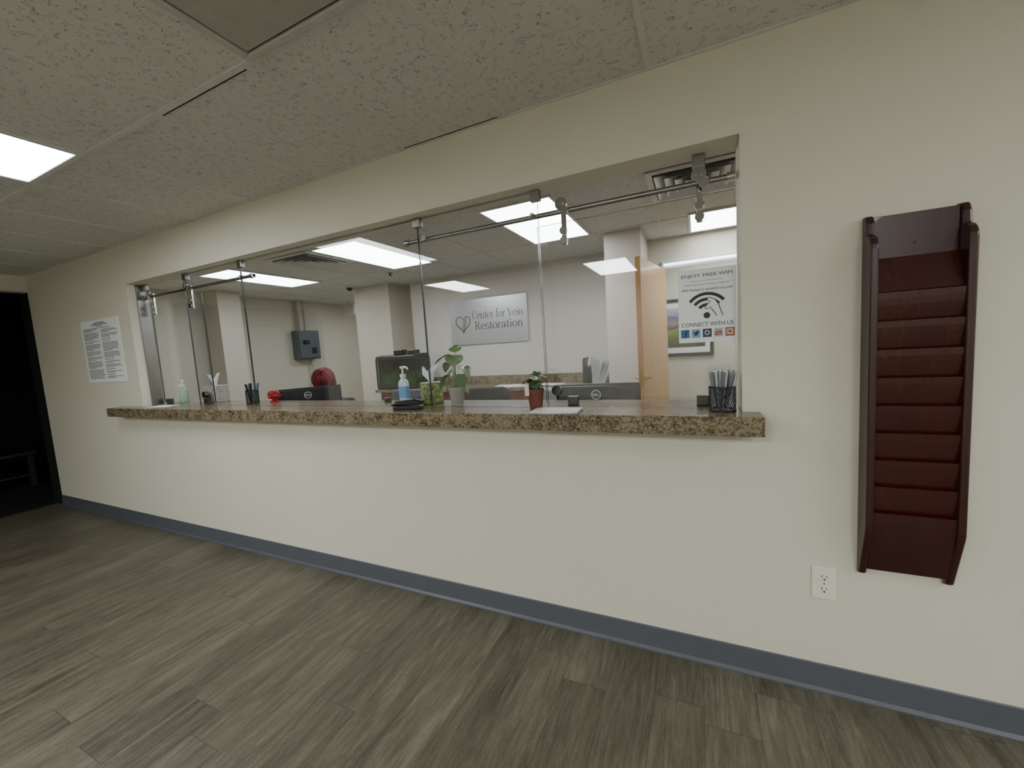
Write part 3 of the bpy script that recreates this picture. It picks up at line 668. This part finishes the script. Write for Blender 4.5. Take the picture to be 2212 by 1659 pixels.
# ---------------------------------------------------------------- counter objects
def tissue_box(x,y,rot,s,h_,mat,label):
    e=thing("tissue_box",label,"tissue box",(x,y,CT),rot=rot); a=s/2
    MB().box(-a,a,-a,a,0.0005,h_).obj("carton",mat,e,bevel=.003)
    MB().lathe([(.034,h_),(.034,h_+.001)],24,sy=.6).obj("slot",P("slot_film",(210,214,216),.3),e)
    t=MB(); seg=36; rows=10; vs=[];fs=[]
    for k in range(rows+1):
        u=k/rows
        for i in range(seg):
            a_=2*math.pi*i/seg; r=(.012+.030*u**.8)*(1+.45*u*math.sin(3*a_+1.3)+.18*u*math.sin(7*a_))
            z=h_+.002+.075*u+.022*u*math.sin(2*a_+.6)+.008*u*math.sin(5*a_); vs.append((r*math.cos(a_)*.9-.012*u,r*math.sin(a_)*.55,z))
    for k in range(rows):
        for i in range(seg): fs.append((k*seg+i,k*seg+(i+1)%seg,(k+1)*seg+(i+1)%seg,(k+1)*seg+i))
    t.add(vs,fs).obj("tissue",TIS,e,smooth=True)
tissue_box(-3.68,.248,.30,.13,.14,BOX1,"cube tissue box with orange and blue floral print")
tissue_box(-1.45,.21,.75,.12,.125,BOX2,"cube tissue box with green and yellow leaf print")
def pump(x,y,h_,r,gel,label,lab=True):
    e=thing("sanitizer_bottle",label,"hand sanitizer",(x,y,CT)); b=h_*.66
    MB().lathe([(r*.9,.001),(r,.006),(r,b*.82),(r*.8,b*.92),(r*.42,b),(r*.42,b+.008)],28,sy=.72).obj("bottle",gel,e,smooth=True)
    if lab: MB().lathe([(r*1.02,b*.2),(r*1.02,b*.68)],28,sy=.72).obj("label_sleeve",LABEL,e,smooth=True)
    MB().cyl((0,0,b+.008),(0,0,b+.028),r*.5).cyl((0,0,b+.028),(0,0,h_-.012),.005).box(-.012,.012,-.01,.01,h_-.014,h_).tube([(0,0,h_-.006),(.025,-.006,h_-.004),(.045,-.01,h_-.010),(.05,-.011,h_-.02)],.006).obj("pump",PUMP,e,smooth=True)
pump(-4.16,.24,.20,.045,GELG,"clear pump bottle of green sanitizer gel on counter",False)
pump(-1.68,.235,.228,.036,P("clear_blue_gel",(190,206,224),.15),"clear pump bottle of hand sanitizer with blue label")
def pencup(x,y,r,h_,n_,pl,label,grp,mats,seed):
    e=thing("pen_cup",label,"pen cup",(x,y,CT))
    b=MB()
    for z in (.002,h_-.004): b.lathe([(r-.001,z),(r+.002,z),(r+.002,z+.005),(r-.001,z+.005)],32)
    MB().lathe([(r-.001,.001),(r-.001,.003)],32).obj("bottom",BLACK,e)
    seg=32
    for i in range(seg):
        a=2*math.pi*i/seg
        for sg in (-1,1):
            pts=[(r*math.cos(a+sg*k*.2),r*math.sin(a+sg*k*.2),.004+(h_-.008)*k/4) for k in range(5)]; b.tube(pts,.0012,4)
    keep=[i for i,f in enumerate(b.f) if len(f)<32]; b.f=[b.f[i] for i in keep]; b.mi=[0]*len(b.f)
    b.obj("mesh_wall",BLACK,e)
    random.seed(seed); proto=[]
    for i in range(n_):
        k=i%len(mats)
        if i<len(mats):
            q=MB(); q.lathe([(.001,0),(.0035,.012),(.0042,.016),(.0042,pl*.6),(.0058,pl*.6),(.0058,pl-.004),(.004,pl)],10).box(-.0015,.0015,.0055,.0085,pl*.68,pl-.004)
            o=q.obj("pen",[mats[k]],smooth=True); proto.append(o)
        else: o=proto[k].copy(); COL.objects.link(o)
        a=2*math.pi*(i*.618034)+random.uniform(-.1,.1); rr_=math.sqrt((i+.5)/n_); rb=r*.42*rr_; rt=r*.88*rr_
        tw=.35
        p0=Vector((rb*math.cos(a-tw),rb*math.sin(a-tw),.004)); p1=Vector((rt*math.cos(a)*1.0,rt*math.sin(a),h_))
        d=(p1-p0).normalized(); o.location=Vector((x,y,CT))+p0+Vector((0,0,random.uniform(0,.008))); o.rotation_mode='QUATERNION'; o.rotation_quaternion=Vector((0,0,1)).rotation_difference(d)
        tag(o,"ballpoint pen standing in black mesh pen cup","pen",grp)
pencup(-3.07,.16,.042,.105,11,.150,"black mesh cup full of pens behind glass","pens in smaller cup",[BLACK,PEND,PENC],4)
pencup(.088,.022,.047,.098,24,.155,"black wire mesh cup crammed with clear pens","pens in mesh cup",[PENC,PEND,PENC],11)
e=thing("red_ornament","small red curly ribbon bow on the counter","ribbon bow",(-2.93,.235,CT))
b=MB(); random.seed(6)
for i in range(16):
    th=2*math.pi*i/16; el=[-.1,.5,.95][i%3]; R0=.026
    c0=Vector((math.cos(th)*R0*math.cos(el),math.sin(th)*R0*math.cos(el),.05+.030*math.sin(el)))
    b.sph(c0,.021,0,12,8,(1,1,.9))
b.sph((0,0,.05),.03); b.obj("ribbon_loops",RED,e,smooth=True); MB().lathe([(.03,.0005),(.03,.008),(.015,.02),(.012,.04)],20).obj("base",RED,e,smooth=True)
e=thing("stapler","black plastic stapler lying on counter","stapler",(-1.45,-.015,CT),rot=math.radians(12))
MB().prism_y([(-.085,.001),(.085,.001),(.088,.012),(.06,.018),(-.085,.018)],-.022,.022).obj("base",BLACK,e,bevel=.004)
MB().prism_y([(-.092,.02),(.07,.024),(.094,.03),(.09,.044),(.04,.058),(-.07,.046),(-.094,.036)],-.023,.023).obj("handle",BLACKG,e,bevel=.008,bseg=3)
o=MB().lathe([(.022,.0005),(.024,.006),(.022,.022),(.014,.028)],20).obj("desk_bell",BLACKG,loc=(-1.84,.26,CT),smooth=True); tag(o,"small black round gadget on counter behind glass","bell")
sheets(-.585,-.045,CT,.215,.125,.05,7,"stack of white paper slips on counter","paper_stack"); sheets(-3.98,.0,CT,.25,.11,0,3,"white paper slips at the counter edge","paper_stack")

# ---------------------------------------------------------------- plants
def leaf(mb,base,yaw,pitch,L,Wd,mi=0,droop=.5,heart=True):
    nu,nv=9,4; vs=[];fs=[]; M=Matrix.Translation(base)@Matrix.Rotation(yaw,4,'Z')@Matrix.Rotation(-pitch,4,'Y')
    for i in range(nu+1):
        u=i/nu; w_=Wd*(math.sin(math.pi*min(1,u**.62)))**.8 if 0<u<1 else 0.0008
        back=-.14*L*(1-u)**3 if heart else 0
        for j in range(-nv,nv+1):
            t=j/nv; x=u*L+back*abs(t)*(1 if u<.4 else 0); vs.append(M@Vector((x,w_*t,-droop*L*u*u+.18*w_*abs(t)+.004*math.sin(u*9)*t)))
    c_=2*nv+1
    for i in range(nu):
        for j in range(2*nv): fs.append((i*c_+j,i*c_+j+1,(i+1)*c_+j+1,(i+1)*c_+j))
    mb.add(vs,fs,mi)
def plant(x,y,r,h_,pot,leaves,label,lm):
    e=thing("potted_plant",label,"plant",(x,y,CT))
    MB().lathe([(r*.72,.0005),(r*.75,.004),(r*.98,h_*.82),(r*1.06,h_*.83),(r*1.08,h_),(r*.98,h_),(r*.94,h_*.88),(r*.2,h_*.86)],32).obj("pot",pot,e,smooth=True)
    MB().lathe([(r*.93,h_*.80),(r*.93,h_*.88)],24).obj("soil",SOIL,e)
    s=MB(); l=MB()
    for (yaw,out,ht,L,Wd,pitch,droop) in leaves:
        tip=Vector((math.cos(yaw)*out,math.sin(yaw)*out,h_*.85+ht)); s.tube([(0,0,h_*.85),(tip.x*.3,tip.y*.3,h_*.85+ht*.55),tip],[.0028,.0022,.0016],8); leaf(l,tip,yaw,pitch,L,Wd,0,droop)
    s.obj("stem",STEM,e,smooth=True); o=l.obj("foliage",lm,e,smooth=True); return e
R_=math.radians
plant(-1.245,.165,.046,.10,POTG,[
 (R_(200),.012,.190,.085,.052,.35,.9),(R_(-60),.02,.190,.06,.052,-1.0,.3),(R_(0),.035,.130,.075,.050,-.3,.8),(R_(-30),.03,.080,.065,.050,-.9,.4),
 (R_(190),.035,.080,.08,.046,-.2,.8),(R_(-140),.02,.11,.055,.046,-1.0,.3),(R_(60),.03,.12,.07,.040,.3,.5),(R_(215),.03,.05,.06,.042,-.7,.6),(R_(-15),.02,.055,.06,.042,-.6,.9),(R_(90),.01,.215,.06,.042,.9,.3),(R_(170),.03,.15,.06,.044,-.2,.7),(R_(20),.03,.03,.06,.04,-.4,.7)],
 "green heart-leaf houseplant in grey ceramic pot",LEAF)
p2=plant(-.708,.022,.040,.098,POTR,[
 (R_(185),.012,.060,.045,.032,.3,.9),(R_(10),.012,.072,.045,.032,.5,.9),(R_(-60),.012,.05,.04,.030,-.8,.5),(R_(-120),.012,.06,.04,.030,-.7,.5),(R_(90),.01,.080,.03,.028,.9,.4),
 (R_(20),.02,.035,.035,.028,-.4,.8),(R_(170),.015,.03,.04,.028,-.3,.8),(R_(250),.02,.02,.035,.026,-.6,.8)],
 "small green houseplant in terracotta red pot with tag",LEAFD)
MB().box(-.036,-.014,-.046,-.044,.07,.128).obj("plant_tag",P("cream_tag",(214,200,170),.6),p2)
MB().sph((.014,-.012,.15),.008,seg=10,ring=8).obj("blossom",PAPER,p2,smooth=True)

# ---------------------------------------------------------------- side room furniture
e=thing("low_table","dark wooden low table in unlit side room","table",(-8.3,-.15,.007))
TB=m_wood("dark_table_wood",(34,28,22),(46,38,30),.5)
MB().box(-.6,.6,-.4,.4,.41,.45).obj("tabletop",TB,e,bevel=.004)
for sx in (-1,1):
    for sy in (-1,1): MB().box(sx*.55-.025,sx*.55+.025,sy*.35-.025,sy*.35+.025,0,.41).obj("leg",TB,e)
MB().box(-.55,.55,-.35,.35,.14,.16).obj("shelf",TB,e)
# ---------------------------------------------------------------- world, camera
w=bpy.data.worlds.new("World"); bpy.context.scene.world=w; w.use_nodes=True; w.node_tree.nodes["Background"].inputs[0].default_value=(.6,.65,.7,1); w.node_tree.nodes["Background"].inputs[1].default_value=.02
cd=bpy.data.cameras.new("camera"); co=bpy.data.objects.new("camera",cd); COL.objects.link(co)
cd.sensor_width=36; cd.lens=866.648/2212*36; cd.clip_start=.05
R=[[0.9074230172517874,0.41540142200880337,-0.06344388350917925],[-0.01880843166827561,-0.11067754980092005,-0.9936783799943746],[-0.41979722564571814,0.902879913700116,-0.09261830692162874]]
M=Matrix(((R[0][0],-R[1][0],-R[2][0],0),(R[0][1],-R[1][1],-R[2][1],-1.76177),(R[0][2],-R[1][2],-R[2][2],1.39159),(0,0,0,1)))
co.matrix_world=M
bpy.context.scene.camera=co
